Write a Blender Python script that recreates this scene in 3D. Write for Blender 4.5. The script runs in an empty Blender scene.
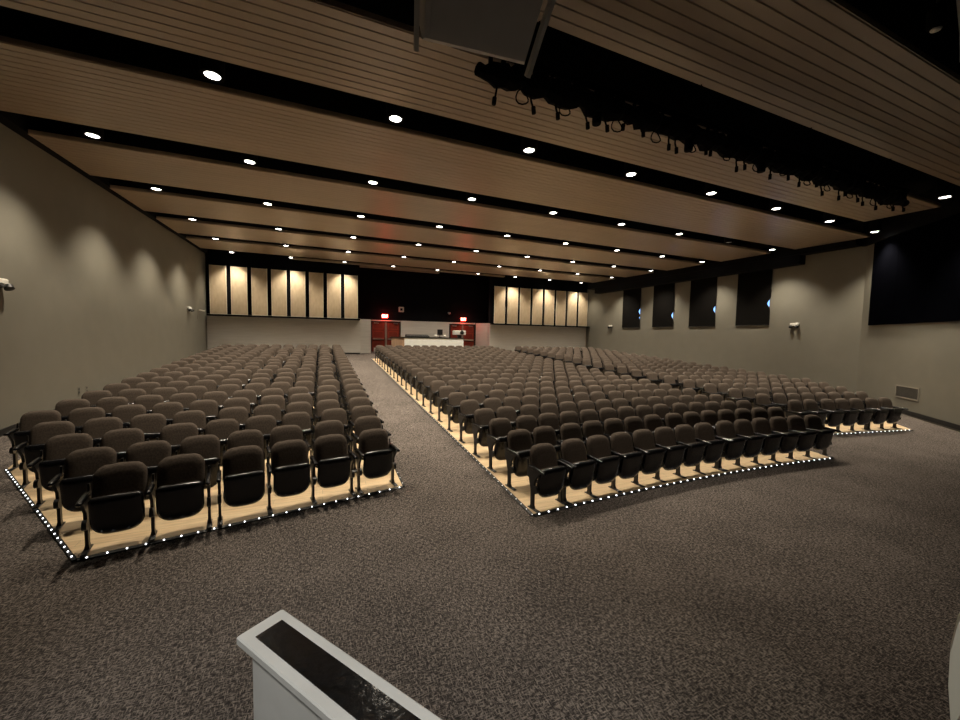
import bpy, math, random
from mathutils import Vector, Matrix
random.seed(7)
PI = math.pi
col = bpy.context.scene.collection
ZC = 2.36                      # eye height over the flat front carpet

# ------------------------------------------------------------------ helpers
def principled(name, base, rough=.6, metal=0., spec=.5, emis=None, estr=0.):
    m = bpy.data.materials.new(name); m.use_nodes = True
    b = m.node_tree.nodes['Principled BSDF']
    b.inputs['Base Color'].default_value = (*base, 1)
    b.inputs['Roughness'].default_value = rough
    b.inputs['Metallic'].default_value = metal
    b.inputs['Specular IOR Level'].default_value = spec
    if emis:
        b.inputs['Emission Color'].default_value = (*emis, 1)
        b.inputs['Emission Strength'].default_value = estr
    return m

def noisy(name, c1, c2, scale=(40, 40, 40), nscale=1., rough=.7, bump=0., detail=4., lo=.35, hi=.65, spec=.3, metal=0., dist=.02):
    m = principled(name, c1, rough, metal, spec)
    nt = m.node_tree; N = nt.nodes; L = nt.links; b = N['Principled BSDF']
    tc = N.new('ShaderNodeTexCoord'); mp = N.new('ShaderNodeMapping')
    mp.inputs['Scale'].default_value = scale
    L.new(tc.outputs['Object'], mp.inputs['Vector'])
    no = N.new('ShaderNodeTexNoise'); no.inputs['Scale'].default_value = nscale; no.inputs['Detail'].default_value = detail
    L.new(mp.outputs['Vector'], no.inputs['Vector'])
    cr = N.new('ShaderNodeValToRGB')
    cr.color_ramp.elements[0].position = lo; cr.color_ramp.elements[0].color = (*c1, 1)
    cr.color_ramp.elements[1].position = hi; cr.color_ramp.elements[1].color = (*c2, 1)
    L.new(no.outputs['Fac'], cr.inputs['Fac']); L.new(cr.outputs['Color'], b.inputs['Base Color'])
    if bump:
        bp = N.new('ShaderNodeBump'); bp.inputs['Strength'].default_value = bump; bp.inputs['Distance'].default_value = dist
        L.new(no.outputs['Fac'], bp.inputs['Height']); L.new(bp.outputs['Normal'], b.inputs['Normal'])
    return m

def carpet_mat():
    m = principled('carpet', (.08, .075, .07), .95, 0, .1)
    nt = m.node_tree; N = nt.nodes; L = nt.links; b = N['Principled BSDF']
    tc = N.new('ShaderNodeTexCoord')
    def noise(scale, rot, det, ns=1.):
        mp = N.new('ShaderNodeMapping'); mp.inputs['Scale'].default_value = scale; mp.inputs['Rotation'].default_value = (0, 0, rot)
        L.new(tc.outputs['Object'], mp.inputs['Vector'])
        n = N.new('ShaderNodeTexNoise'); n.inputs['Scale'].default_value = ns; n.inputs['Detail'].default_value = det
        n.inputs['Roughness'].default_value = .65
        L.new(mp.outputs['Vector'], n.inputs['Vector']); return n
    a = noise((25, 98, 1), .18, 6); c = noise((92, 25, 1), -.1, 6); d = noise((1.2, 1.2, 1), 0, 2)
    mx = N.new('ShaderNodeMath'); mx.operation = 'MAXIMUM'
    L.new(a.outputs['Fac'], mx.inputs[0]); L.new(c.outputs['Fac'], mx.inputs[1])
    ad = N.new('ShaderNodeMath'); ad.operation = 'MULTIPLY_ADD'; ad.inputs[1].default_value = .07
    L.new(d.outputs['Fac'], ad.inputs[0]); L.new(mx.outputs[0], ad.inputs[2])
    cr = N.new('ShaderNodeValToRGB')
    e = cr.color_ramp.elements
    e[0].position = .525; e[0].color = (.028, .024, .022, 1)
    e[1].position = .68; e[1].color = (.25, .213, .186, 1)
    L.new(ad.outputs[0], cr.inputs['Fac']); L.new(cr.outputs['Color'], b.inputs['Base Color'])
    bp = N.new('ShaderNodeBump'); bp.inputs['Strength'].default_value = .5; bp.inputs['Distance'].default_value = .02
    L.new(mx.outputs[0], bp.inputs['Height']); L.new(bp.outputs['Normal'], b.inputs['Normal'])
    return m

def wood_mat(name, c1, c2, plank=(.12, 1.2), rough=.4, bright=.08):
    m = principled(name, c1, rough, 0, .4)
    nt = m.node_tree; N = nt.nodes; L = nt.links; b = N['Principled BSDF']
    tc = N.new('ShaderNodeTexCoord')
    br = N.new('ShaderNodeTexBrick')
    br.inputs['Scale'].default_value = 1; br.inputs['Brick Width'].default_value = plank[1]; br.inputs['Row Height'].default_value = plank[0]
    br.inputs['Mortar Size'].default_value = .002; br.inputs['Color1'].default_value = (*c1, 1); br.inputs['Color2'].default_value = (*c2, 1)
    br.inputs['Mortar'].default_value = (c1[0]*.4, c1[1]*.4, c1[2]*.4, 1)
    L.new(tc.outputs['Object'], br.inputs['Vector'])
    mp = N.new('ShaderNodeMapping'); mp.inputs['Scale'].default_value = (3, 40, 3); L.new(tc.outputs['Object'], mp.inputs['Vector'])
    no = N.new('ShaderNodeTexNoise'); no.inputs['Scale'].default_value = 1; no.inputs['Detail'].default_value = 5
    L.new(mp.outputs['Vector'], no.inputs['Vector'])
    mi = N.new('ShaderNodeMix'); mi.data_type = 'RGBA'; mi.blend_type = 'MULTIPLY'; mi.inputs['Factor'].default_value = .5
    L.new(br.outputs['Color'], mi.inputs[6]); L.new(no.outputs['Fac'], mi.inputs[7])
    hs = N.new('ShaderNodeBrightContrast'); hs.inputs['Bright'].default_value = bright
    L.new(mi.outputs[2], hs.inputs['Color'])
    L.new(hs.outputs['Color'], b.inputs['Base Color'])
    return m

M = {}
M['carpet'] = carpet_mat()
M['wall'] = noisy('wall_paint', (.168, .160, .130), (.178, .170, .139), (2, 2, 2), 1, .6, .05)
M['backwall'] = noisy('rear_wall_paint', (.60, .58, .53), (.66, .64, .59), (1, 1, 14), 1, .6, .05)
M['black'] = principled('black_paint', (.006, .006, .007), .9, 0, .1)
M['navy'] = noisy('dark_navy_fabric', (.0010, .0011, .0018), (.0014, .0015, .0024), (2, 2, 2), 1, 1., spec=0.)
M['ceil'] = noisy('ribbed_tan_ceiling', (.34, .265, .19), (.38, .295, .215), (.4, 3, 3), 1, .34, 0, spec=1.)
M['ceil'].node_tree.nodes['Principled BSDF'].inputs['IOR'].default_value = 1.75
M['base'] = principled('black_rubber_base', (.008, .008, .008), .5)
M['maple'] = wood_mat('maple_floor', (.78, .575, .31), (.70, .49, .25))
M['door'] = wood_mat('red_brown_door_wood', (.58, .075, .032), (.48, .058, .024), (.3, 3), .55, .0)
M['white'] = noisy('white_paint', (.72, .70, .64), (.78, .76, .70), (5, 5, 5), 1, .45, .05)
M['tan'] = noisy('tan_acoustic_fabric', (.66, .52, .34), (.74, .60, .41), (8, 8, 3), 1, .85, .05)
M['tanedge'] = principled('pale_panel_edge', (.85, .76, .60), .6)
M['fabric'] = noisy('brown_seat_fabric', (.054, .041, .031), (.088, .068, .053), (60, 60, 60), 1, .9, .15, dist=.004, spec=.2)
M['plastic'] = principled('black_moulded_plastic', (.005, .005, .006), .24, 0, .5)
M['steel'] = principled('black_enamelled_steel', (.012, .012, .012), .38, 0, .5)
M['chrome'] = principled('brushed_steel', (.6, .58, .54), .3, 1.)
M['lens'] = principled('lit_lamp_lens', (.9, .9, .9), .5, 0, .5, (1, .95, .86), 16.)
M['unlit'] = principled('unlit_lamp_lens', (.5, .5, .5), .3)
M['led'] = principled('lit_led', (.9, .9, .9), .4, 0, .5, (.95, .98, 1), 4.)
M['leddim'] = principled('dim_led', (.7, .7, .7), .4, 0, .5, (.95, .98, 1), .7)
M['exit'] = principled('lit_red_exit_sign', (.4, .01, .01), .5, 0, .5, (1, .05, .03), 9.)
M['exitletter'] = principled('lit_exit_letters', (1, .8, .8), .5, 0, .5, (1, .75, .6), 14.)
M['gloss'] = noisy('glossy_black_tape', (.004, .004, .004), (.012, .012, .012), (30, 30, 30), 1, .14, .3, dist=.004, spec=.6)
M['shade'] = noisy('black_blackout_cloth', (.0030, .0025, .0020), (.0042, .0036, .0030), (4, 4, 4), 1, .95, spec=.1)
M['daylight'] = principled('daylit_glass', (.2, .3, .4), .2, 0, .5, (.22, .46, 1.0), 2.2)
M['spkr'] = noisy('grey_white_cabinet', (.78, .74, .68), (.84, .80, .74), (4, 4, 4), 1, .5)
M['grey'] = noisy('grey_metal_grille', (.22, .20, .17), (.26, .24, .20), (4, 4, 4), 1, .5)
M['dgrey'] = principled('dark_grey_louvre', (.07, .065, .055), .6)
M['deskwhite'] = noisy('white_desk_panel', (.80, .84, .82), (.86, .9, .88), (6, 6, 6), 1, .5)
M['deskwood'] = wood_mat('desk_end_wood', (.42, .25, .13), (.36, .2, .1), (.1, 1))

class MB:
    """collects verts and faces of one mesh"""
    def __init__(s): s.v = []; s.f = []
    def add(s, vs, fs, mat=None):
        o = len(s.v)
        s.v += [tuple(mat @ Vector(p)) if mat else tuple(p) for p in vs]
        s.f += [tuple(i + o for i in f) for f in fs]
        return s
    def box(s, a, b, mat=None):
        x0, y0, z0 = a; x1, y1, z1 = b
        return s.add([(x0, y0, z0), (x1, y0, z0), (x1, y1, z0), (x0, y1, z0), (x0, y0, z1), (x1, y0, z1), (x1, y1, z1), (x0, y1, z1)],
                     [(3, 2, 1, 0), (4, 5, 6, 7), (0, 1, 5, 4), (1, 2, 6, 5), (2, 3, 7, 6), (3, 0, 4, 7)], mat)
    def bbox(s, a, b, r=.008, mat=None):
        """box with chamfered vertical and top edges"""
        x0, y0, z0 = a; x1, y1, z1 = b
        def ring(z, i):
            return [(x0+i+r, y0+i, z), (x1-i-r, y0+i, z), (x1-i, y0+i+r, z), (x1-i, y1-i-r, z), (x1-i-r, y1-i, z), (x0+i+r, y1-i, z), (x0+i, y1-i-r, z), (x0+i, y0+i+r, z)]
        return s.loft([ring(z0, r), ring(z0+r, 0), ring(z1-r, 0), ring(z1, r)], True, mat)
    def loft(s, rings, caps=True, mat=None, closed=True):
        n = len(rings[0]); vs = [p for r in rings for p in r]; fs = []
        for k in range(len(rings)-1):
            for i in range(n if closed else n-1):
                j = (i+1) % n
                fs.append((k*n+i, k*n+j, (k+1)*n+j, (k+1)*n+i))
        if caps:
            fs.append(tuple(range(n-1, -1, -1))); fs.append(tuple((len(rings)-1)*n+i for i in range(n)))
        return s.add(vs, fs, mat)
    def tube(s, pts, r, n=8, caps=True):
        pts = [Vector(p) for p in pts]; rings = []
        for i, p in enumerate(pts):
            t = (pts[min(i+1, len(pts)-1)] - pts[max(i-1, 0)]).normalized()
            u = t.cross(Vector((0, 0, 1)))
            if u.length < .05: u = t.cross(Vector((1, 0, 0)))
            u.normalize(); w = t.cross(u)
            rr = r[i] if isinstance(r, (list, tuple)) else r
            rings.append([tuple(p + u*rr*math.cos(2*PI*k/n) + w*rr*math.sin(2*PI*k/n)) for k in range(n)])
        return s.loft(rings, caps)
    def lathe(s, prof, c=(0, 0, 0), n=20, mat=None, caps=True):
        return s.loft([[(c[0]+r*math.cos(2*PI*k/n), c[1]+r*math.sin(2*PI*k/n), c[2]+z) for k in range(n)] for r, z in prof], caps, mat)
    def poly(s, pts, z0f, z1f):
        n = len(pts)
        vs = [(x, y, z0f(x, y)) for x, y in pts] + [(x, y, z1f(x, y)) for x, y in pts]
        fs = [tuple(range(n-1, -1, -1)), tuple(range(n, 2*n))] + [(i, (i+1) % n, n+(i+1) % n, n+i) for i in range(n)]
        return s.add(vs, fs)
    def mesh(s, name, mat, smooth=False):
        me = bpy.data.meshes.new(name); me.from_pydata(s.v, [], s.f); me.update()
        if smooth:
            me.polygons.foreach_set('use_smooth', [True]*len(me.polygons))
            try: me.set_sharp_from_angle(angle=math.radians(40))
            except Exception: pass
        me.materials.append(mat); return me
    def build(s, name, mat, parent=None, smooth=False, label=None):
        o = bpy.data.objects.new(name, s.mesh(name, mat, smooth)); col.objects.link(o)
        if parent: o.parent = parent
        if label: o['label'] = label
        return o

def tag(o, label=None, cat=None, group=None, kind=None):
    if label: o['label'] = label
    if cat: o['category'] = cat
    if group: o['group'] = group
    if kind: o['kind'] = kind
    return o
def empty(name, loc=(0, 0, 0), rz=0.):
    o = bpy.data.objects.new(name, None); col.objects.link(o); o.location = loc; o.rotation_euler = (0, 0, rz)
    o.empty_display_size = .1
    return o
def struct(o): o['kind'] = 'structure'; return o
def copy_tree(o, parent=None):
    c = o.copy(); col.objects.link(c)
    if parent: c.parent = parent
    for ch in list(o.children): copy_tree(ch, c)
    return c
ORD = ['first', 'second', 'third', 'fourth', 'fifth', 'sixth', 'seventh', 'eighth', 'ninth', 'tenth', 'eleventh', 'twelfth', 'thirteenth', 'fourteenth', 'fifteenth',
       'sixteenth', 'seventeenth', 'eighteenth', 'nineteenth', 'twentieth', 'twenty-first', 'twenty-second']

# ------------------------------------------------------------------ floor and ceiling geometry
SL = .058; Y0 = 4.0
def fz(x, y): return max(0., SL*(y-Y0))
def cz(y): return ZC + 3.751 + .01432*y          # underside of the ceiling clouds
LX, RX = -5.55, 18.9
PITCH = 2.74; LX0 = -4.23
ROWS = [7.10, 10.34, 13.554, 16.777, 20.0, 23.21]
YB = 25.6                                          # plane of the rear doors
YW = 24.0                                          # plane of the rear grey walls

f = MB()
ys = [-3, 4, 10, 16, 22, 27.]
f.add([(x, y, fz(x, y)) for y in ys for x in (-7, 20)], [(2*i, 2*i+1, 2*i+3, 2*i+2) for i in range(5)])
struct(f.build('floor', M['carpet']))

deck = MB()
deck.box((-7, -3, 7.0), (20, 27, 7.1))
struct(deck.build('ceiling', M['black']))

def cloud(y0, y1, x0, x1, name='ceiling_panel', pitch=.163):
    """ribbed ceiling cloud, ribs along x with narrow grooves"""
    prof = []
    n = max(1, round((y1-y0)/pitch)); p = (y1-y0)/n
    for i in range(n):
        a = y0+i*p
        prof += [(a, .016), (a+.012, .016), (a+.018, 0), (a+p-.006, 0)]
    prof += [(y1, .016)]
    low = [(y, cz(y)+d) for y, d in prof]
    ring = low + [(y1, cz(y1)+.09), (y0, cz(y0)+.09)]
    m = MB(); m.loft([[(x0, y, z) for y, z in ring], [(x1, y, z) for y, z in ring]], True)
    return struct(m.build(name, M['ceil']))
G = .47
edges = [(2.63, 4.22), (5.03, 6.66), (7.50, ROWS[1]-G)] + [(ROWS[i]+G, ROWS[i+1]-G) for i in range(1, 5)]
for a, b in edges: cloud(a, b, LX+.12, 14.2 if a < 3 else 15.9 if a < 5.2 else 17.2 if a < 7 else 18.4)
cloud(ROWS[5]+.34, ROWS[5]+.62, -1.6, 11.6)
cloud(24.35, 24.65, 1.6, 7.2)

# perimeter walls
def wallbox(name, a, b, mat='wall'): m = MB(); m.box(a, b); return struct(m.build(name, M[mat]))
wallbox('wall_left', (LX-.2, 3, 0), (LX, 25.9, 7.0))
# right wall with the four window openings
WIN = [(10.97, 12.46), (13.56, 15.05), (16.12, 17.58), (18.61, 20.13)]
WZ0, WZ1 = 3.08, 5.62
m = MB()
m.box((RX, 7.75, 0), (RX+.2, 25.9, WZ0)); m.box((RX, 7.75, WZ1), (RX+.2, 25.9, 7.0))
prev = 7.75
for a, b in WIN:
    m.box((RX, prev, WZ0), (RX+.2, a, WZ1)); prev = b
m.box((RX, prev, WZ0), (RX+.2, 25.9, WZ1))
struct(m.build('wall_right', M['wall']))
# angled side wall towards the stage
A0 = Vector((18.9, 7.75, 0)); A1 = Vector((14.3, 2.52, 0)); AD = (A1-A0).normalized(); AN = Vector((AD.y, -AD.x, 0))
if AN.x > 0: AN = -AN
AM = Matrix(((AD.x, AN.x, 0, A0.x), (AD.y, AN.y, 0, A0.y), (0, 0, 1, 0), (0, 0, 0, 1)))   # local x along wall, y into the room
m = MB(); m.box((-.15, -.2, 0), (7, 0, 7.0), AM); struct(m.build('wall_front_right', M['wall']))
m = MB(); m.box((.5, .006, 3.02), (6.9, .05, 5.98), AM)
for k in range(5): m.box((.5+k*1.28, .05, 3.02), (.5+k*1.28+1.274, .06, 5.98), AM)
tag(m.build('acoustic_panel', M['navy']), 'large navy black acoustic panel covering the upper angled wall beside the seats', 'wall panel')
# black closures above the clouds along both side walls
m = MB(); m.loft([[(LX+.002, y, cz(y)-.05), (LX+.14, y, cz(y)+.012), (LX+.14, y, 6.98), (LX+.002, y, 6.98)] for y in (3.05, 23.9)], True); struct(m.build('trim_6', M['black']))
m = MB(); m.box((-.1, .004, 6.0), (6.95, .12, 6.98), AM); struct(m.build('trim_7', M['black']))
# baseboards
m = MB(); m.box((LX, 4.3, 0), (LX+.02, 23.7, .12))
for v in range(len(m.v)): x, y, z = m.v[v]; m.v[v] = (x, y, z + fz(x, y))
struct(m.build('baseboard_left', M['base']))
m = MB(); m.box((RX-.02, 7.75, 0), (RX, 23.7, .12))
for v in range(len(m.v)): x, y, z = m.v[v]; m.v[v] = (x, y, z + fz(x, y))
struct(m.build('baseboard_right', M['base']))
m = MB(); m.box((0, 0, 0), (7, .02, .13), AM)
for v in range(len(m.v)): x, y, z = m.v[v]; m.v[v] = (x, y, z + fz(x, y))
struct(m.build('baseboard_front_right', M['base']))
# black soffit track along the right wall
m = MB(); m.box((RX-.45, 9.72, 5.64), (RX-.001, 22.6, 6.02)); struct(m.build('trim_1', M['black']))
m = MB(); m.box((RX-.5, 7.9, 6.02), (RX-.001, 23.4, 6.55)); struct(m.build('trim_2', M['black']))

# rear walls: grey lower walls, black upper wall
fzW = fz(0, YW)-.05
wallbox('wall_back_left', (LX, YW, fzW), (2.2, YW+.25, 3.30), 'backwall')
wallbox('wall_back_right', (10.75, YW, fzW), (RX, YW+.25, 3.28), 'backwall')
m = MB()
m.box((LX-.2, YW+.02, 3.29), (2.14, YW+.3, 7.0)); m.box((10.76, YW+.02, 3.27), (RX+.2, YW+.3, 7.0))
m.box((LX, YB, 3.32), (RX, YB+.2, 7.0))
struct(m.build('wall_back_upper', M['black']))
m = MB()
m.box((2.9, YB, fzW), (2.98, YB+.2, 3.32)); m.box((4.92, YB, fzW), (8.32, YB+.2, 3.32)); m.box((2.98, YB, 3.26), (4.92, YB+.2, 3.32)); m.box((8.32, YB, 3.22), (10.3, YB+.2, 3.32))
struct(m.build('wall_back', M['backwall']))
# return walls beside the doors
m = MB()
m.add([(2.2, YW+.2, fzW), (2.2, 24.5, fzW), (2.85, 24.6, fzW), (2.9, YB, fzW), (2.2, YW+.2, 3.3), (2.2, 24.5, 3.3), (2.85, 24.6, 3.3), (2.9, YB, 3.3)], [(0, 1, 5, 4), (1, 2, 6, 5), (2, 3, 7, 6)])
struct(m.build('wall_return_left', M['backwall']))
m = MB()
m.add([(10.75, YW+.2, fzW), (10.75, 24.5, fzW), (10.34, YB, fzW), (10.75, YW+.2, 3.3), (10.75, 24.5, 3.3), (10.34, YB, 3.3)], [(0, 1, 4, 3), (1, 2, 5, 4)])
struct(m.build('wall_return_right', M['backwall']))
m = MB(); m.box((LX+.05, YW-.03, fzW), (-3.6, YW, fz(0, YW)+.62)); m.box((LX+.05, YW-.06, fz(0, YW)+.62), (-3.55, YW, fz(0, YW)+.68))
struct(m.build('trim_3', M['backwall']))
m = MB(); m.box((-3.5, YW-.02, fz(0, YW)-.03), (2.17, YW, fz(0, YW)+.09)); struct(m.build('baseboard_back', M['base']))
# ledges below the tan panels
for k, (a, b) in enumerate(((LX+.1, 2.12), (10.76, RX-.02))):
    m = MB(); m.box((a, 23.55, 3.19), (b, YW+.02, 3.27)); struct(m.build('trim_%d' % (4+k), M['black']))

# tan acoustic panels, eight a side
def tan_panels(xa, xb, side):
    w = (xb-xa)/8
    for i in range(8):
        x0 = xa+i*w+.15; x1 = xa+(i+1)*w-.045
        o = empty('acoustic_panel', ((x0+x1)/2, 23.86, 3.29)); hw = (x1-x0)/2
        m = MB(); m.bbox((-hw+.022, -.06, .03), (hw-.022, .06, 2.53), .01); m.build('fabric_face', M['tan'], o)
        m = MB()
        for s in (-1, 1): m.box((s*hw-(.022 if s > 0 else 0), -.068, 0), (s*hw+(0 if s > 0 else .022), .0, 2.54))
        m.box((-hw, -.068, -.01), (hw, .0, .03)); m.build('edge_frame', M['tanedge'], o)
        pos = ORD[i]
        if side == 'l': lab = 'tall tan fabric wall panel, %s of eight counted from the left side wall' % pos
        else: lab = 'tall tan fabric wall panel, %s of eight counted from the right rear door' % pos
        tag(o, lab, 'wall panel', 'tan acoustic panels on the rear wall, ' + ('left run' if side == 'l' else 'right run'))
tan_panels(-5.5, 2.06, 'l'); tan_panels(10.82, 18.86, 'r')

# doors
def doors(idx, x0, x1, zt, yb=YB):
    zb = fz(0, yb)
    o = empty('door_%d' % idx, ((x0+x1)/2, yb, zb)); o['kind'] = 'structure'; hw = (x1-x0)/2; h = zt-zb
    m = MB(); m.box((-hw, -.03, 0), (-hw+.06, .12, h)); m.box((hw-.06, -.03, 0), (hw, .12, h)); m.box((-hw, -.03, h-.06), (hw, .12, h)); m.build('frame', M['base'], o)
    for s in (-1, 1):
        a, b = (-hw+.07, -.07) if s < 0 else (.07, hw-.07)
        m = MB(); m.box((a, 0, .01), (b, .05, h-.07))
        lf = m.build('leaf', M['door'], o)
        m = MB()
        for q in range(3):
            z0 = .15+q*.66
            for (aa, bb, cc, dd) in ((a+.1, b-.1, z0, z0+.02), (a+.1, b-.1, z0+.5, z0+.52)): m.box((aa, -.012, cc), (bb, .0, dd))
            m.box((a+.1, -.012, z0), (a+.12, 0, z0+.52)); m.box((b-.12, -.012, z0), (b-.1, 0, z0+.52))
        m.build('moulding', M['door'], lf)
        m = MB(); m.bbox((a+.05, -.07, .78), (b-.05, -.02, .88), .01); m.build('push_bar', M['chrome'], lf)
        m = MB(); m.bbox((a+.12 if s < 0 else b-.42, -.08, h-.16), (a+.42 if s < 0 else b-.12, -.0, h-.1), .01); m.build('door_closer', M['chrome'], lf)
    m = MB(); m.box((-.06, -.04, 0), (.06, .05, h-.06)); m.build('mullion', M['grey'], o)
doors(1, 2.98, 4.9, 3.24); doors(2, 8.36, 10.28, 3.2)

# exit signs with letter strokes
def exit_sign(x, z, lab):
    o = empty('exit_sign', (x, YB-.02, z))
    m = MB(); m.bbox((-.2, -.07, -.12), (.2, .018, .12), .012); m.build('housing', M['exit'], o)
    m = MB(); s = .025
    def bar(a, b, c, d): m.box((a, -.078, c), (b, -.07, d))
    for i, ch in enumerate('EXIT'):
        x0 = -.165+i*.087; w = .062
        if ch == 'E':
            bar(x0, x0+.016, -.07, .07)
            for zz in (-.07, -.009, .052): bar(x0, x0+w, zz, zz+.018)
        elif ch == 'I': bar(x0+.022, x0+.042, -.07, .07)
        elif ch == 'T': bar(x0, x0+w, .052, .07); bar(x0+.022, x0+.04, -.07, .07)
        else:
            for sg in (1, -1):
                q = [(x0 if sg > 0 else x0+w, -.07), (x0+w if sg > 0 else x0, .07)]
                (ax, az), (bx, bz) = q; d = .009
                m.add([(ax-d, -.078, az), (ax+d, -.078, az), (bx+d, -.078, bz), (bx-d, -.078, bz), (ax-d, -.07, az), (ax+d, -.07, az), (bx+d, -.07, bz), (bx-d, -.07, bz)],
                      [(0, 1, 2, 3), (7, 6, 5, 4), (0, 4, 5, 1), (1, 5, 6, 2), (2, 6, 7, 3), (3, 7, 4, 0)])
    m.build('letters', M['exitletter'], o)
    tag(o, lab, 'exit sign')
    l = bpy.data.lights.new('exit_glow', 'POINT'); l.energy = 16; l.color = (1, .03, .02); l.shadow_soft_size = .12
    lo = bpy.data.objects.new('exit_glow', l); col.objects.link(lo); lo.location = (x, YB-.3, z)
exit_sign(3.86, 3.58, 'lit red EXIT sign above the left pair of red rear doors')
exit_sign(9.35, 3.56, 'lit red EXIT sign above the right pair of rear doors behind the desk')

# wall boxes on the black rear wall
o = empty('wall_speaker', (4.93, YB-.001, 4.06)); m = MB(); m.bbox((-.17, -.12, -.17), (.17, 0, .17), .02); m.build('housing', M['white'], o)
m = MB(); m.box((-.08, -.126, -.08), (.08, -.119, .08)); m.build('grille', M['black'], o)
tag(o, 'small square white box with a dark centre high on the black rear wall', 'speaker')
o = empty('security_camera', (8.26, YB-.001, 3.97)); m = MB(); m.box((-.05, -.1, -.03), (.05, 0, .05)); m.build('bracket', M['white'], o)
m = MB(); m.lathe([(.02, -.1), (.07, -.08), (.1, -.02), (.1, .04)], (0, -.14, 0)); m.build('dome', M['unlit'], o, True)
tag(o, 'small pale dome camera high on the black wall near the right EXIT sign', 'camera')

# ------------------------------------------------------------------ windows with blackout shades
for i, (a, b) in enumerate(WIN):
    w = empty('window_%d' % (i+1), (RX, (a+b)/2, WZ0)); w['kind'] = 'structure'; hw = (b-a)/2; h = WZ1-WZ0
    m = MB()
    m.box((-.03, -hw, -.03), (.2, hw, .03)); m.box((0, -hw, 0), (.2, -hw+.05, h)); m.box((0, hw-.05, 0), (.2, hw, h)); m.box((0, -hw, h-.05), (.2, hw, h))
    m.build('frame', M['wall'], w)
    m = MB(); m.box((.15, -hw+.05, .03), (.17, hw-.05, h-.05)); m.build('glass', M['daylight'], w)
    s = empty('blackout_shade', (RX-.05, (a+b)/2, WZ0+.045))
    # shade cloth: its stage-side edge curls away at one spot and lets daylight past
    m = MB(); n = 40; zs = [i2*(h+.02)/n for i2 in range(n+1)]
    zc = [.98, .86, .66, 1.02][i]; cz2 = [None, None, None, .62][i]
    rings = []
    for z in zs:
        e = math.exp(-((z-zc)/.16)**2)*.13 + (math.exp(-((z-cz2)/.07)**2)*.075 if cz2 else 0)
        y0 = -hw-.02+e
        rings.append([(0, y0, z), (0, hw+.02, z), (.008, hw+.02, z), (.008, y0, z)])
    m.loft(rings, True); m.build('cloth', M['shade'], s)
    m = MB(); m.tube([(0.004, -hw-.02, -.004), (0.004, hw+.02, -.004)], .014); m.build('hem_bar', M['base'], s)
    tag(s, 'black blackout shade over the %s, daylight leaking at its edge' % ['window closest to the angled wall', 'second window from the angled wall', 'third window from the angled wall', 'window closest to the rear wall'][i], 'window shade', 'blackout shades on the right wall')
    l = bpy.data.lights.new('daylight_leak', 'AREA'); l.energy = 4; l.color = (.25, .5, 1); l.shape = 'RECTANGLE'; l.size = .12; l.size_y = .22
    lo = bpy.data.objects.new('daylight_leak', l); col.objects.link(lo); lo.location = (RX+.1, a+.1, WZ0+zc+.02)
    lo.rotation_euler = (0, math.radians(70), math.radians(25))

# ------------------------------------------------------------------ downlights
def make_downlight(lit):
    o = empty('downlight')
    m = MB(); m.lathe([(.165, 0), (.165, .5), (.10, .55), (.10, .62)], n=24, caps=False); m.lathe([(.165, 0), (.108, 0), (.104, .05)], n=24, caps=False)
    m.build('housing', M['black'], o, True)
    m = MB(); m.lathe([(.105, .012), (.08, .004), (.03, 0)], n=24); m.build('lens', M['lens' if lit else 'unlit'], o, True)
    return o
SPOT = bpy.data.lights.new('downlight_beam', 'SPOT'); SPOT.energy = 840; SPOT.color = (1, .87, .69); SPOT.spot_size = math.radians(101); SPOT.spot_blend = .72; SPOT.shadow_soft_size = .10
SPOTF = SPOT.copy(); SPOTF.energy = 420
protoL = make_downlight(True); protoU = None; usedL = False
SLOT = ['first', 'second', 'third', 'fourth', 'fifth', 'sixth']
def downlight(x, y, lab, lit=True, grp=None):
    global usedL
    if lit:
        o = protoL if not usedL else copy_tree(protoL); usedL = True
    else: o = make_downlight(False)
    o.location = (x, y, cz(y)-.005)
    tag(o, lab, 'ceiling light', grp)
    if lit:
        lo = bpy.data.objects.new('downlight_beam', SPOTF if y > 23 else SPOT); col.objects.link(lo); lo.location = (x, y, cz(y)-.03)
for r, y in enumerate(ROWS):
    for k in range(9):
        if r == 0 and k == 0: 
            continue
        lit = not (r == 1 and k == 7)
        where = '%s from left wall, %s lit ceiling slot from stage' % (ORD[k], SLOT[r])
        downlight(LX0+k*PITCH, y, ('round white downlight, ' if lit else 'unlit round downlight, ')+where, lit, 'downlights in the %s lit ceiling slot' % SLOT[r])
downlight(14.95, 4.68, 'lone lit downlight in the black ceiling gap past the cable batten end', True)

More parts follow.
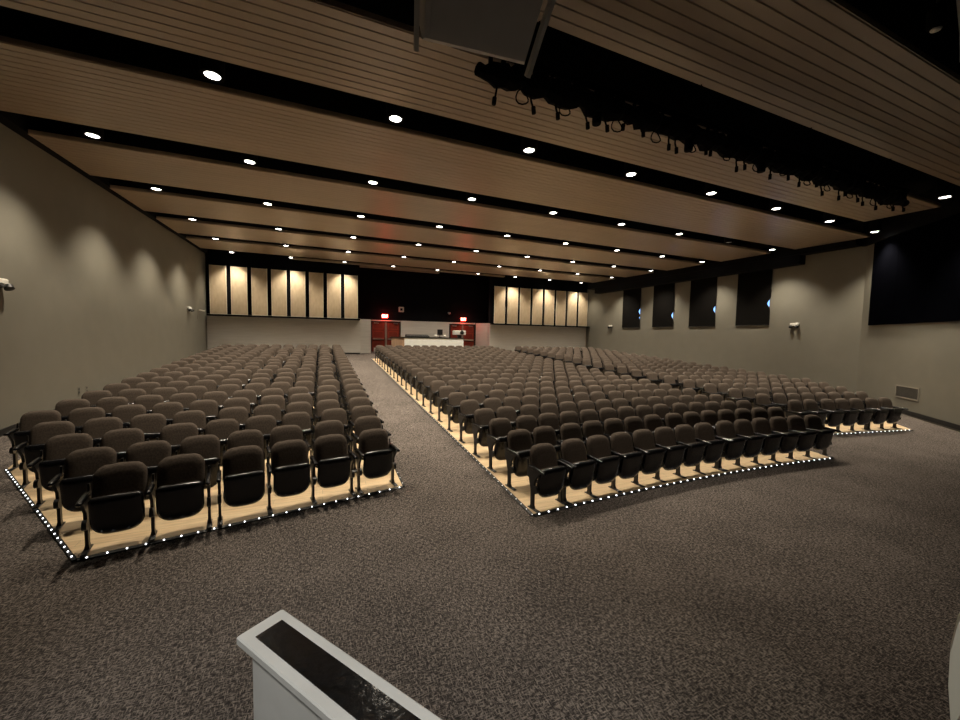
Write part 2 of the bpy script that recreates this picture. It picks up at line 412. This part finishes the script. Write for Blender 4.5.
# ------------------------------------------------------------------ cable batten hung below the first ceiling gap
BY, BZ = 4.2, 5.47
o = empty('lighting_batten', (1.66, BY, BZ)); BL = 10.0
m = MB(); m.tube([(0, 0, .17), (BL, 0, .17)], .045, 8); m.build('upper_pipe', M['black'], o)
m = MB(); pts = []; rad = []
for i in range(120):
    x = i*BL/119; pts.append((x, random.uniform(-.03, .03), -.05+random.uniform(-.03, .03))); rad.append(random.uniform(.10, .165) if 1 < i < 117 else .07)
m.tube(pts, rad, 8); m.build('cable_bundle', M['black'], o)
for i in range(44):
    x = .12+i*(BL-.25)/43+random.uniform(-.06, .06); m = MB(); w = random.uniform(.012, .03); m.box((x-w, -.02, -.06), (x+w, .02, .12)); m.build('clamp', M['black'], o)
for i in range(40):
    x = .3+i*(BL-.5)/39+random.uniform(-.1, .1); m = MB()
    if i % 3 == 1:
        R = random.uniform(.05, .1); m.tube([(x+R*math.sin(t*PI/6), .02*math.sin(t), -.17-R*.8+R*math.cos(t*PI/6)) for t in range(13)], .009, 5)
    else:
        h = random.uniform(.06, .2); dx = random.uniform(-.06, .06)
        m.tube([(x, 0, -.12), (x+dx*.4, .01, -.15-h*.5), (x+dx, 0, -.16-h)], .013, 5); m.tube([(x+dx, 0, -.13-h), (x+dx*1.2, 0, -.21-h)], .026, 6)
    m.build('cable_tail', M['black'], o)
SPOTB = bpy.data.lights.new('batten_fill', 'SPOT'); SPOTB.energy = 200; SPOTB.color = (1, .88, .72); SPOTB.spot_size = math.radians(84); SPOTB.spot_blend = .8; SPOTB.shadow_soft_size = .08
for x in (1.7, 3.4, 5.1):          # added fill lamps with made-up cans, brightening the front carpet
    m = MB(); m.lathe([(.055, -.30), (.06, -.28), (.06, -.08), (.03, -.02)], (x, .0, 0), n=14); m.build('fill_lamp_can', M['black'], o, True)
    lo = bpy.data.objects.new('batten_fill', SPOTB); col.objects.link(lo); lo.location = (1.66+x, BY, BZ-.32); lo.rotation_euler = (math.radians(-22), 0, 0)
for i in range(4):
    x = .8+i*2.8; m = MB(); m.tube([(x, 0, .12), (x, 0, 1.55)], .008, 5); m.build('suspension_cable', M['black'], o)
tag(o, 'long black lighting batten wrapped in dangling cables below the ceiling', 'lighting bar')

# ------------------------------------------------------------------ hanging loudspeakers
def loudspeaker(loc, rz, lab):
    o = empty('loudspeaker', loc, rz)
    T = Matrix.Rotation(math.radians(44), 4, 'X')      # the cabinet is pitched, its long face looks down at the stage
    def ring(y, s, zb): return [(-.37*s, y, zb), (.37*s, y, zb), (.43*s, y, .85), (-.43*s, y, .85)]
    m = MB(); m.loft([ring(0, .97, .02), ring(.03, 1, 0), ring(.06, 1, .012), ring(.4, 1.04, .1), ring(.43, 1.0, .12)], True, T); m.build('cabinet', M['spkr'], o)
    m = MB(); m.box((-.33, -.008, .05), (.33, .004, .8), T); m.build('grille', M['spkr'], o)
    for s in (-1, 1):
        m = MB(); pr = [(s*.405, -.015, -.06), (s*.425, -.015, .2), (s*.465, .0, .5), (s*.475, .0, .8), (s*.45, .02, .9)]
        for a, b in zip(pr, pr[1:]):
            ax, ay, az = a; bx, by, bz = b
            m.add([(ax-.014, ay-.02, az), (ax+.014, ay-.02, az), (ax+.014, ay+.05, az), (ax-.014, ay+.05, az), (bx-.014, by-.02, bz), (bx+.014, by-.02, bz), (bx+.014, by+.05, bz), (bx-.014, by+.05, bz)],
                  [(3, 2, 1, 0), (4, 5, 6, 7), (0, 1, 5, 4), (1, 2, 6, 5), (2, 3, 7, 6), (3, 0, 4, 7)], T)
        m.build('mounting_arm', M['white'], o)
        t = T @ Vector((s*.46, .03, .85))
        m = MB(); m.tube([tuple(t), (t.x, t.y, 7.02-loc[2])], .012, 6); m.build('hanging_rod', M['base'], o)
    return tag(o, lab, 'speaker', 'white loudspeakers hung above the stage edge')
loudspeaker((1.0, 2.56, 4.31), math.radians(-5.8), 'pale grey loudspeaker hanging near the middle at the top edge')
loudspeaker((5.86, 1.38, 5.17), math.radians(-72), 'dim loudspeaker corner at the far right top edge')
o = empty('spotlight', (4.74, 1.62, 5.06)); m = MB(); m.lathe([(.045, -.08), (.06, -.05), (.06, .08), (.03, .12)], n=16); m.build('body', M['black'], o, True)
m = MB(); m.lathe([(.012, -.095), (.03, -.09), (.036, -.08)], n=16); m.build('lens', M['chrome'], o, True)
m = MB(); m.tube([(0, 0, .10), (0, 0, 1.95)], .012, 6); m.build('stem', M['base'], o)
tag(o, 'small dark spotlight with a shiny lens high in the right corner', 'spotlight')

# ------------------------------------------------------------------ emergency lights, outlets, vent
def emergency(loc, rz, lab, spread=.13):
    o = empty('emergency_light', loc, rz)        # local -y into the room
    m = MB(); m.bbox((-.16, -.09, -.05), (.16, 0, .06), .015); m.build('housing', M['white'], o)
    for s in (-1, 1):
        m = MB(); m.lathe([(.03, 0), (.065, -.02), (.07, -.09), (.055, -.1)], n=14, mat=Matrix.Translation((s*spread, -.08, -.05)) @ Matrix.Rotation(s*.35, 4, 'Y') @ Matrix.Rotation(-.5, 4, 'X'))
        m.build('lamp_head', M['base'], o, True)
    return tag(o, lab, 'emergency light')
emergency((LX, 10.0, 3.22), math.radians(90), 'white twin-head emergency light at the left edge of the long side wall')
emergency((LX, 21.04, 3.4), math.radians(90), 'white emergency light on the side wall close to the rear corner', .17)
emergency((RX, 21.27, 3.26), math.radians(-90), 'small white emergency light between the rear corner and the shades')
emergency((RX, 9.94, 3.12), math.radians(-90), 'white twin-head emergency light between the nearest shade and angled wall')
o = empty('wall_bracket', (LX, 22.6, 3.42), math.radians(90)); m = MB(); m.tube([(0, 0, 0), (.35, -.15, -.03)], .03, 8); m.build('arm', M['white'], o)
m = MB(); m.box((-.25, -.03, -.45), (-.19, 0, -.05)); m.build('bar', M['grey'], o)
tag(o, 'thin white wall bracket with a slim bar beside the rear left corner', 'wall bracket')
for y, z, lab in ((12.41, .84, 'wall outlet plate on the left wall, nearer the stage of two'), (12.75, .83, 'wall outlet plate on the left wall, farther of the two from stage')):
    o = empty('wall_outlet', (LX, y, z), math.radians(90)); m = MB(); m.bbox((-.04, -.008, -.09), (.04, 0, .09), .004); m.build('plate', M['wall'], o)
    for s in (-1, 1): m = MB(); m.box((-.022, -.011, s*.042-.025), (.022, -.007, s*.042+.025)); m.build('socket', M['base'], o)
    tag(o, lab, 'outlet')
o = empty('vent_grille'); o.matrix_world = AM @ Matrix.Translation((2.6, 0, .82)) @ Matrix.Rotation(0, 4, 'Z')
m = MB()
for a, b, c, d in ((-.5, .5, -.2, -.165), (-.5, .5, .165, .2), (-.5, -.465, -.2, .2), (.465, .5, -.2, .2)): m.box((a, 0, c), (b, .025, d))
m.build('frame', M['grey'], o)
m = MB()
for i in range(14): z = -.16+i*.0235; m.add([(-.47, .003, z+.012), (.47, .003, z+.012), (.47, .02, z), (-.47, .02, z), (-.47, .003, z+.015), (.47, .003, z+.015), (.47, .02, z+.004), (-.47, .02, z+.004)], [(3, 2, 1, 0), (4, 5, 6, 7), (0, 1, 5, 4), (1, 2, 6, 5), (2, 3, 7, 6), (3, 0, 4, 7)])
m.build('louvre', M['dgrey'], o)
tag(o, 'rectangular grey vent grille low on the angled side wall', 'vent')

# ------------------------------------------------------------------ wood seating platforms and LED edge strips
TH = .022
def top(x, y): return fz(x, y)+TH
PL = [(-2.27, 4.91), (-.72, 5.21), (1.1, 5.54), (1.12, 21.3), (-4.5, 21.2), (-4.46, 8.35), (-4.38, 7.9)]
def midfront(x): return 4.36-(x-6.12)**2/(2*40.)
PMf = [(2.565+i*(9.58-2.565)/10, midfront(2.565+i*(9.58-2.565)/10)) for i in range(11)]
PM = PMf + [(9.6, 21.3), (2.565, 21.5)]
PR = [(10.45, 5.40), (11.9, 5.19), (14.66, 4.80), (15.78, 6.1), (16.5, 7.3), (16.75, 21.2), (10.5, 21.3)]
for nm, P in (('wood_floor', PL), ('wood_floor', PM), ('wood_floor', PR)):
    m = MB()
    # split the outline in y so that it follows the rake
    m.poly(P, lambda x, y: fz(x, y)+.0005, top); struct(m.build(nm, M['maple']))
def led_strip(pts, step, lab, out, limit=100, r=.0125, mat='led'):
    o = empty('led_edge_strip', (pts[0][0], pts[0][1], fz(*pts[0])))
    b = Vector(o.location)
    ch = MB()
    P = [Vector((x, y, fz(x, y))) for x, y in pts]
    led = []
    carry = step*.5
    for p, q in zip(P, P[1:]):
        d = q-p; L = d.length; t = d/L; n = Vector((t.y, -t.x, 0))*out; n.normalize()
        c = [p, q, q+n*.035, p+n*.035]; up = Vector((0, 0, TH+.003)); e = Vector((0, 0, .0008))
        ch.add([tuple(v-b+e) for v in c] + [tuple(c[0]-b+up), tuple(c[1]-b+up), tuple(c[2]-b+up*.5), tuple(c[3]-b+up*.5)],
               [(0, 1, 2, 3), (7, 6, 5, 4), (0, 4, 5, 1), (1, 5, 6, 2), (2, 6, 7, 3), (3, 7, 4, 0)])
        s = carry
        while s < L: led.append(p+t*s+n*.02+Vector((0, 0, .018))-b); s += step
        carry = s-L
    ch.build('channel', M['base'], o)
    me = None; rest = MB()
    for i, p in enumerate(led):
        if i < limit:
            if me is None:
                mm = MB(); mm.lathe([(r, -.004), (r, .004), (r*.6, .009)], n=8); me = mm.mesh('led', M[mat])
            q = bpy.data.objects.new('led', me); col.objects.link(q); q.parent = o; q.location = p
        else: rest.lathe([(r, -.004), (r, .004), (r*.6, .009)], tuple(p), n=8)
    if rest.v: tag(rest.build('led_run', M[mat], o), kind='stuff')
    return tag(o, lab, 'light strip')
led_strip([PL[6], PL[0]], .135, 'black LED edge strip along the slanted left edge of left platform', 1, r=.0075)
led_strip([PL[0], PL[1], PL[2]], .15, 'LED edge strip along the front of the left wood platform', 1, r=.008)
led_strip(PMf, .155, 'LED edge strip along the curved front of the middle wood platform', 1, r=.011)
led_strip([(2.565, 21.5), (2.565, midfront(2.565))], .15, 'LED edge strip beside the centre aisle on the middle wood platform', 1, r=.007, mat='leddim')
led_strip(PR[0:3], .155, 'LED edge strip along the front of the right wood platform', 1, r=.012)
led_strip([PL[2], PL[3]], .2, 'LED edge strip beside the centre aisle on the left wood platform', 1, r=.006, mat='leddim')

# ------------------------------------------------------------------ the auditorium seat
def rounded(w, z0, z1, rt, rb, n=6, crown=0., sag=0.):
    """outline in x,z (counter-clockwise from lower left) with rounded corners; crown raises the middle of the top, sag lowers the middle of the bottom"""
    hw = w/2; pts = []
    def arc(cx, cz_, r, a0, a1):
        for i in range(n+1):
            a = a0+(a1-a0)*i/n; pts.append([cx+r*math.cos(a), cz_+r*math.sin(a)])
    arc(-hw+rb, z0+rb, rb, PI, 1.5*PI)
    if sag or True: pts.append([0, z0])
    arc(hw-rb, z0+rb, rb, 1.5*PI, 2*PI); arc(hw-rt, z1-rt, rt, 0, .5*PI); pts.append([0, z1]); arc(-hw+rt, z1-rt, rt, .5*PI, PI)
    for p in pts:
        t = 1-(p[0]/hw)**2
        if p[1] > (z0+z1)/2: p[1] += crown*t
        else: p[1] -= sag*t
    return pts
def pad(outl, levels, xf):
    """levels: (inset, y); loft of shrunken outlines"""
    xs = [p[0] for p in outl]; zs = [p[1] for p in outl]; cx = 0; cz_ = (min(zs)+max(zs))/2; hx = max(xs); hz = (max(zs)-min(zs))/2
    rings = []
    for ins, y in levels:
        rings.append([xf(cx+(p[0]-cx)*(1-ins/hx), y, cz_+(p[1]-cz_)*(1-ins/hz)) for p in outl])
    return MB().loft(rings, True)
def back_xf(x, y, z): return (x, y + .105 + (z-.62)*.26 - .35*x*x, z)
def seat_xf(x, y, z): return (x, y - .045 - (z-.20)*.17, z)
def seat_meshes():
    D = {}
    bo = rounded(.436, .435, .835, .095, .05, crown=.026, sag=.0)
    D['backrest'] = pad(bo, [(.09, -.066), (.035, -.058), (.012, -.045), (0, -.02), (0, .0), (.012, .012)], back_xf).mesh('backrest', M['fabric'], True)
    so = rounded(.44, .42, .815, .095, .05, crown=.022)
    D['back_shell'] = pad(so, [(.004, .012), (0, .02), (.02, .034), (.07, .042)], back_xf).mesh('back_shell', M['plastic'], True)
    co = rounded(.425, .20, .615, .05, .12, crown=.006, sag=.028)
    D['seat'] = pad(co, [(.08, -.072), (.03, -.062), (.008, -.045), (0, -.025), (0, 0), (.006, .006)], seat_xf).mesh('seat', M['plastic'], True)
    D['seat_cushion'] = pad(rounded(.405, .23, .606, .05, .11, crown=.006), [(.002, .006), (0, .03), (.012, .055), (.06, .066)], seat_xf).mesh('seat_cushion', M['fabric'], True)
    m = MB()     # armrest: long bar with rounded nose, from backrest to above the seat front
    hw = .02
    prof = [(.10, .565), (.10, .60), (.0, .607), (-.20, .598), (-.235, .588), (-.245, .572), (-.225, .56), (-.0, .567)]
    m.loft([[(-hw, y, z) for y, z in prof], [(-hw*.6, y, z+(.006 if z > .58 else -.003)) for y, z in prof], [(hw*.6, y, z+(.006 if z > .58 else -.003)) for y, z in prof], [(hw, y, z) for y, z in prof]], True)
    D['armrest'] = m.mesh('armrest', M['plastic'], True)
    m = MB()     # leg: floor plate, post, hinge block, arm standard
    m.bbox((-.027, -.16, 0), (.027, .08, .014), .004); 
    m.loft([[(-.022, -.045, .01), (.022, -.045, .01), (.022, .035, .01), (-.022, .035, .01)], [(-.014, -.03, .06), (.014, -.03, .06), (.014, .03, .06), (-.014, .03, .06)],
            [(-.014, -.03, .27), (.014, -.03, .27), (.014, .035, .27), (-.014, .035, .27)], [(-.014, -.05, .42), (.014, -.05, .42), (.014, .085, .44), (-.014, .085, .44)],
            [(-.014, -.16, .562), (.014, -.16, .562), (.014, .10, .566), (-.014, .10, .566)]], True)
    m.loft([[(-.019, -.055+.055*math.cos(a), .29+.055*math.sin(a)) for a in [2*PI*k/10 for k in range(10)]], [(.019, -.055+.055*math.cos(a), .29+.055*math.sin(a)) for a in [2*PI*k/10 for k in range(10)]]], True)
    m.loft([[(-.014, .07, .43), (.014, .07, .43), (.014, .11, .43), (-.014, .11, .43)], [(-.008, .12, .68), (.008, .12, .68), (.008, .14, .68), (-.008, .14, .68)]], True)
    D['leg'] = m.mesh('leg', M['steel'], True)
    for nm, me in D.items():
        for v in me.vertices: v.co.z = v.co.z*.96 - (.022 if nm in ('seat', 'seat_cushion') else 0)
    return D
SM = seat_meshes()

# layout: (x, y, facing angle, block, row, number from the aisle, has own second leg)
seats = []
AISLE = .13
def row_gaps(n, gaps, base, wide):
    """distances of seat k from the aisle seat"""
    d = [0.]
    for i in range(1, n): d.append(d[-1]+(wide if i in gaps else base))
    return d
for r in range(22):
    t = r/21
    # left block, counted from the centre aisle (21 rows)
    n = [6, 7, 8, 9][r] if r < 4 else 10
    gaps = [(1, 4), (1, 2), (2, 6), (1, 5)][r % 4]
    tilt = math.radians([11.2, 11.6, 11.1, 10.1, 8.9][r] if r < 5 else 9.5-5.9*t)
    yr = 5.65+.76*r
    for k, d in enumerate(row_gaps(n, gaps, .51, .60) if r < 21 else []):
        seats.append((.73-d, yr-math.tan(tilt)*d, tilt, 'left', r, k, k == n-1 or (k+1) in gaps, k == 0))
    # middle block, counted from the centre aisle
    gaps = [(1, 8), (2, 7), (1, 9), (2, 8)][r % 4]
    yc = 4.54+.69*min(r, 3)+.78*max(0, r-3); R = 29+10*t
    for k, d in enumerate(row_gaps(14, gaps, .486, .55)):
        x = 2.865+d; a = math.asin((6.1-x)/R)
        seats.append((x, yc-(x-6.1)**2/(2*R), a, 'middle', r, k, k == 0 or k in gaps, k == 13))
    # right block, counted from its own aisle
    n = [7, 8, 9, 10][r] if r < 4 else 11
    gaps = [(2, 5), (1, 6), (3, 7), (2, 8)][r % 4]
    tilt = math.radians(7.2-3.6*t)
    yl = 5.47+.76*r; x0 = 10.80+.5*t
    for k, d in enumerate([] if r > 20 else row_gaps(n, gaps, .52, .60) if r < 4 else row_gaps(n, gaps, .51, .58)):
        seats.append((x0+d, yl-math.tan(tilt)*d, -tilt, 'right', r, k, k == 0 or k in gaps, k == n-1))

def visible_rank(s):
    x, y = s[0], s[1]; return x*x+y*y
order = sorted(range(len(seats)), key=lambda i: visible_rank(seats[i]))
near = set(order[:300])
BN = {'left': 'left block', 'middle': 'middle block', 'right': 'right block'}
AN2 = {'left': 'centre aisle', 'middle': 'centre aisle', 'right': 'right aisle'}
HALF = {'left': .255, 'middle': .243, 'right': .257}
def leg_positions(s):
    """x offsets of this seat's legs and armrests: every seat owns one side, a segment's end seat owns both"""
    x, y, a, blk, r, k, seg, last = s; h = HALF[blk]
    if blk == 'left': return [-h] + ([h] if last or (k in [(1, 4), (1, 2), (2, 6), (1, 5)][r % 4]) else [])
    G_ = {'middle': [(1, 8), (2, 7), (1, 9), (2, 8)], 'right': [(2, 5), (1, 6), (3, 7), (2, 8)]}[blk][r % 4]
    return [-h] + ([h] if last or (k+1) in G_ else [])
far = MB()
flat = {k: ([tuple(v.co) for v in me.vertices], [tuple(p.vertices) for p in me.polygons]) for k, me in SM.items()}
def add_seat(i, s):
    x, y, a, blk, r, k, first, last = s
    z = top(x, y); lx = leg_positions(s)
    # face the stage: local -y; rotate about z
    rz = -a if False else a
    if i in near:
        o = empty('auditorium_seat', (x, y, z), rz)
        for nm in ('backrest', 'seat'):
            q = bpy.data.objects.new(nm, SM[nm]); col.objects.link(q); q.parent = o
            sub = 'back_shell' if nm == 'backrest' else 'seat_cushion'
            u = bpy.data.objects.new(sub, SM[sub]); col.objects.link(u); u.parent = q
        for dx in lx:
            for nm in ('leg', 'armrest'):
                q = bpy.data.objects.new(nm, SM[nm]); col.objects.link(q); q.parent = o; q.location = (dx, 0, 0)
        tag(o, 'dark brown tip-up seat, %s, %s row from stage, %s seat from %s' % (BN[blk], ORD[r], ORD[k], AN2[blk]), 'chair', 'tip-up seats in the %s block' % blk)
    else:
        mt = Matrix.Translation((x, y, z)) @ Matrix.Rotation(rz, 4, 'Z')
        for nm in ('backrest', 'back_shell', 'seat', 'seat_cushion'): parts[nm].add(*flat[nm], mat=mt)
        for dx in lx:
            m2 = mt @ Matrix.Translation((dx, 0, 0))
            parts['leg'].add(*flat['leg'], mat=m2); parts['armrest'].add(*flat['armrest'], mat=m2)
parts = {k: MB() for k in SM}
for i, s in enumerate(seats): add_seat(i, s)
# the far rows as one uncounted mass
vs, fs, mi = [], [], []
for k, mb in parts.items():
    o0 = len(vs); vs += mb.v; fs += [tuple(i+o0 for i in f_) for f_ in mb.f]; mi += [{'fabric': 0, 'plastic': 1}['fabric' if k in ('backrest', 'seat_cushion') else 'plastic']]*len(mb.f)
me = bpy.data.meshes.new('rear_seating_rows'); me.from_pydata(vs, [], fs); me.materials.append(M['fabric']); me.materials.append(M['plastic'])
me.polygons.foreach_set('material_index', mi); me.polygons.foreach_set('use_smooth', [True]*len(fs))
try: me.set_sharp_from_angle(angle=math.radians(40))
except Exception: pass
me.update()
o = bpy.data.objects.new('rear_seating_rows', me); col.objects.link(o)
tag(o, 'mass of brown tip-up seats filling the farther rows up to the rear wall', 'seating', None, 'stuff')

# ------------------------------------------------------------------ control desk at the rear
DY = 22.3; dz = fz(0, DY)
o = empty('control_desk', (6.0, DY, dz)); H = 2.25-dz
m = MB(); m.bbox((-1.5, 0, 0), (2.2, .05, H-.05), .01); m.build('front_panel', M['deskwhite'], o)
m = MB(); m.add([(-2.16, .5, 0), (-1.5, 0, 0), (-1.5, .06, 0), (-2.16, .56, 0), (-2.16, .5, H-.03), (-1.5, 0, H-.03), (-1.5, .06, H-.03), (-2.16, .56, H-.03)], [(3, 2, 1, 0), (4, 5, 6, 7), (0, 1, 5, 4), (1, 2, 6, 5), (2, 3, 7, 6), (3, 0, 4, 7)]); m.build('end_panel', M['deskwood'], o)
m = MB(); m.box((2.15, .05, 0), (2.2, .9, H-.05)); m.build('side_panel', M['deskwhite'], o)
m = MB(); m.poly([(-1.55, -.04), (2.25, -.04), (2.25, .95), (-2.2, .95), (-2.2, .48)], lambda x, y: H-.05, lambda x, y: H); m.build('desktop', M['base'], o)
tag(o, 'white fronted control desk with a black top in front of rear doors', 'desk')
def ondesk(name, x, y): return empty(name, (x, DY+y, 2.25))
o = ondesk('sound_mixer', 5.4, .3); m = MB(); m.add([(-.7, 0, 0), (.7, 0, 0), (.7, .5, 0), (-.7, .5, 0), (-.7, 0, .05), (.7, 0, .05), (.7, .5, .16), (-.7, .5, .16)], [(3, 2, 1, 0), (4, 5, 6, 7), (0, 1, 5, 4), (1, 2, 6, 5), (2, 3, 7, 6), (3, 0, 4, 7)]); m.build('console', M['base'], o)
m = MB()
for i in range(16): m.box((-.62+i*.08, .1, .07), (-.6+i*.08, .13, .1))
m.build('fader', M['unlit'], o)
tag(o, 'long low black mixing console on the control desk', 'mixer')
o = ondesk('monitor', 6.8, .45); m = MB(); m.bbox((-.12, -.1, 0), (.12, .1, .02), .005); m.build('base', M['base'], o)
m = MB(); m.box((-.02, 0, .02), (.02, .03, .2)); m.build('stand', M['base'], o)
m = MB(); m.bbox((-.17, -.02, .16), (.17, .02, .5), .01); m.build('screen_back', M['base'], o)
tag(o, 'small dark monitor standing up at the middle of the control desk', 'monitor')
for dx, lab in ((6.45, 'small shiny desk lamp head left of the dark monitor on the desk'), (7.02, 'small shiny desk lamp head right of the dark monitor on the desk')):
    o = ondesk('desk_lamp', dx, .15); m = MB(); m.lathe([(.06, 0), (.06, .02), (.01, .03)], n=12); m.build('base', M['chrome'], o, True)
    m = MB(); m.lathe([(.02, .03), (.1, .06), (.11, .12), (.04, .16)], n=14); m.build('lamp_head', M['white'], o, True)
    tag(o, lab, 'lamp')
o = ondesk('projector', 8.05, .4)
m = MB(); m.bbox((-.1, -.1, 0), (.1, .1, .18), .01); m.build('stand', M['base'], o)
m = MB(); m.bbox((-.38, -.2, .18), (.38, .25, .46), .03); m.build('body', M['white'], o)
m = MB(); m.lathe([(.12, 0), (.13, .04), (.09, .07)], n=18, mat=Matrix.Translation((.1, -.2, .33)) @ Matrix.Rotation(PI/2, 4, 'X')); m.build('lens', M['base'], o, True)
tag(o, 'white projector with a dark round lens at the right end of desk', 'projector')
o = empty('floor_box', (3.3, 25.0, fz(0, 25.0))); m = MB(); m.bbox((-.2, -.12, 0), (.2, .12, .26), .02); m.build('body', M['white'], o); m = MB(); m.bbox((-.21, -.13, .26), (.21, .13, .3), .01); m.build('lid', M['white'], o)
tag(o, 'small pale box on the carpet at foot of left red doors', 'box')

# ------------------------------------------------------------------ stage, half wall, lectern at the camera end
m = MB(); m.box((-6, -3, 0), (9, .33, 1.0)); struct(m.build('stage', M['black']))
u = Vector((.58, -.82, 0)).normalized(); w_ = Vector((.82, .58, 0)); c0 = Vector((-.275, 1.965, 0))
HM = Matrix(((w_.x, u.x, 0, c0.x), (w_.y, u.y, 0, c0.y), (0, 0, 1, 0), (0, 0, 0, 1)))
hw = empty('half_wall'); hw.matrix_world = HM
m = MB(); m.box((-.068, .06, 0), (.068, 2.0, .96)); m.build('wall_body', M['white'], hw)
m = MB(); m.bbox((-.107, 0, .96), (.107, 2.0, 1.0), .006); m.build('cap', M['white'], hw)
m = MB(); m.box((-.062, .075, 1.0), (.060, 1.95, 1.0025)); m.build('grip_tape', M['gloss'], hw, label='glossy black tape strip')
tag(hw, 'white half wall with glossy black tape on top, at bottom edge', 'half wall')
o = empty('lectern', (1.274, .267, 1.0), math.radians(-75.5))
m = MB(); P = []
out = [(.03, 0), (-.015, .3), (-.05, .55), (-.058, .63), (-.06, .70), (-.054, .77), (-.039, .84), (-.012, .9), (.04, .955), (.12, .99), (.25, 1.0), (.45, .97), (.45, 0)]
m.loft([[(x, -.025, z) for x, z in out], [(x, .025, z) for x, z in out]], True); m.build('side_panel', M['white'], o)
m = MB(); m.box((.06, -.4, 0), (.45, -.025, .02)); m.box((.40, -.4, .02), (.45, -.025, .95)); m.build('body', M['white'], o)
m = MB(); m.loft([[(x, -.45, z) for x, z in out], [(x, -.4, z) for x, z in out]], True); m.build('side_panel', M['white'], o)
tag(o, 'cream white rounded lectern edge at the lower right of the frame', 'lectern')

# ------------------------------------------------------------------ light, world, camera
world = bpy.data.worlds.new('World'); bpy.context.scene.world = world; world.use_nodes = True
bg = world.node_tree.nodes['Background']; bg.inputs['Color'].default_value = (1, .9, .78, 1); bg.inputs['Strength'].default_value = .002
l = bpy.data.lights.new('lectern_fill', 'SPOT'); l.energy = 260; l.color = (1, .95, .8); l.spot_size = math.radians(22); l.spot_blend = .6; l.shadow_soft_size = .1  # added unseen spot, there only to brighten the lectern
lo = bpy.data.objects.new('lectern_fill', l); col.objects.link(lo); lo.location = (.3, -1.6, 4.6)
lo.rotation_euler = (Vector((1.4, .15, 1.75))-Vector(lo.location)).to_track_quat('-Z', 'Y').to_euler()
l = bpy.data.lights.new('stage_work_light', 'SPOT'); l.energy = 700; l.color = (.97, .97, .95); l.spot_size = math.radians(46); l.spot_blend = .7; l.shadow_soft_size = .25
lo = bpy.data.objects.new('stage_work_light', l); col.objects.link(lo); lo.location = (-1.3, -.9, 5.6)
lo.rotation_euler = (Vector((-.2, 1.9, 0))-Vector(lo.location)).to_track_quat('-Z', 'Y').to_euler()

R = [[0.9226634618113337, -0.38518482873084187, 0.018021763340957588], [-0.007281614156894954, -0.06413197748742121, -0.9979148598747406], [0.3855374357096799, 0.9206083516779244, -0.061976999663258224]]
cam = bpy.data.cameras.new('camera'); co = bpy.data.objects.new('camera', cam); col.objects.link(co)
cam.sensor_fit = 'HORIZONTAL'; cam.sensor_width = 36; cam.lens = 379.101/960*36; cam.clip_start = .02; cam.clip_end = 200
rx, dn, fw = (Vector(v) for v in R)
up = -dn; bk = -fw
co.matrix_world = Matrix(((rx.x, up.x, bk.x, 0), (rx.y, up.y, bk.y, 0), (rx.z, up.z, bk.z, ZC), (0, 0, 0, 1)))
sc = bpy.context.scene; sc.camera = co
sc.view_settings.view_transform = 'Standard'; sc.view_settings.look = 'None'; sc.view_settings.gamma = 1; sc.view_settings.use_curve_mapping = False
sc.view_settings.exposure = 0.0
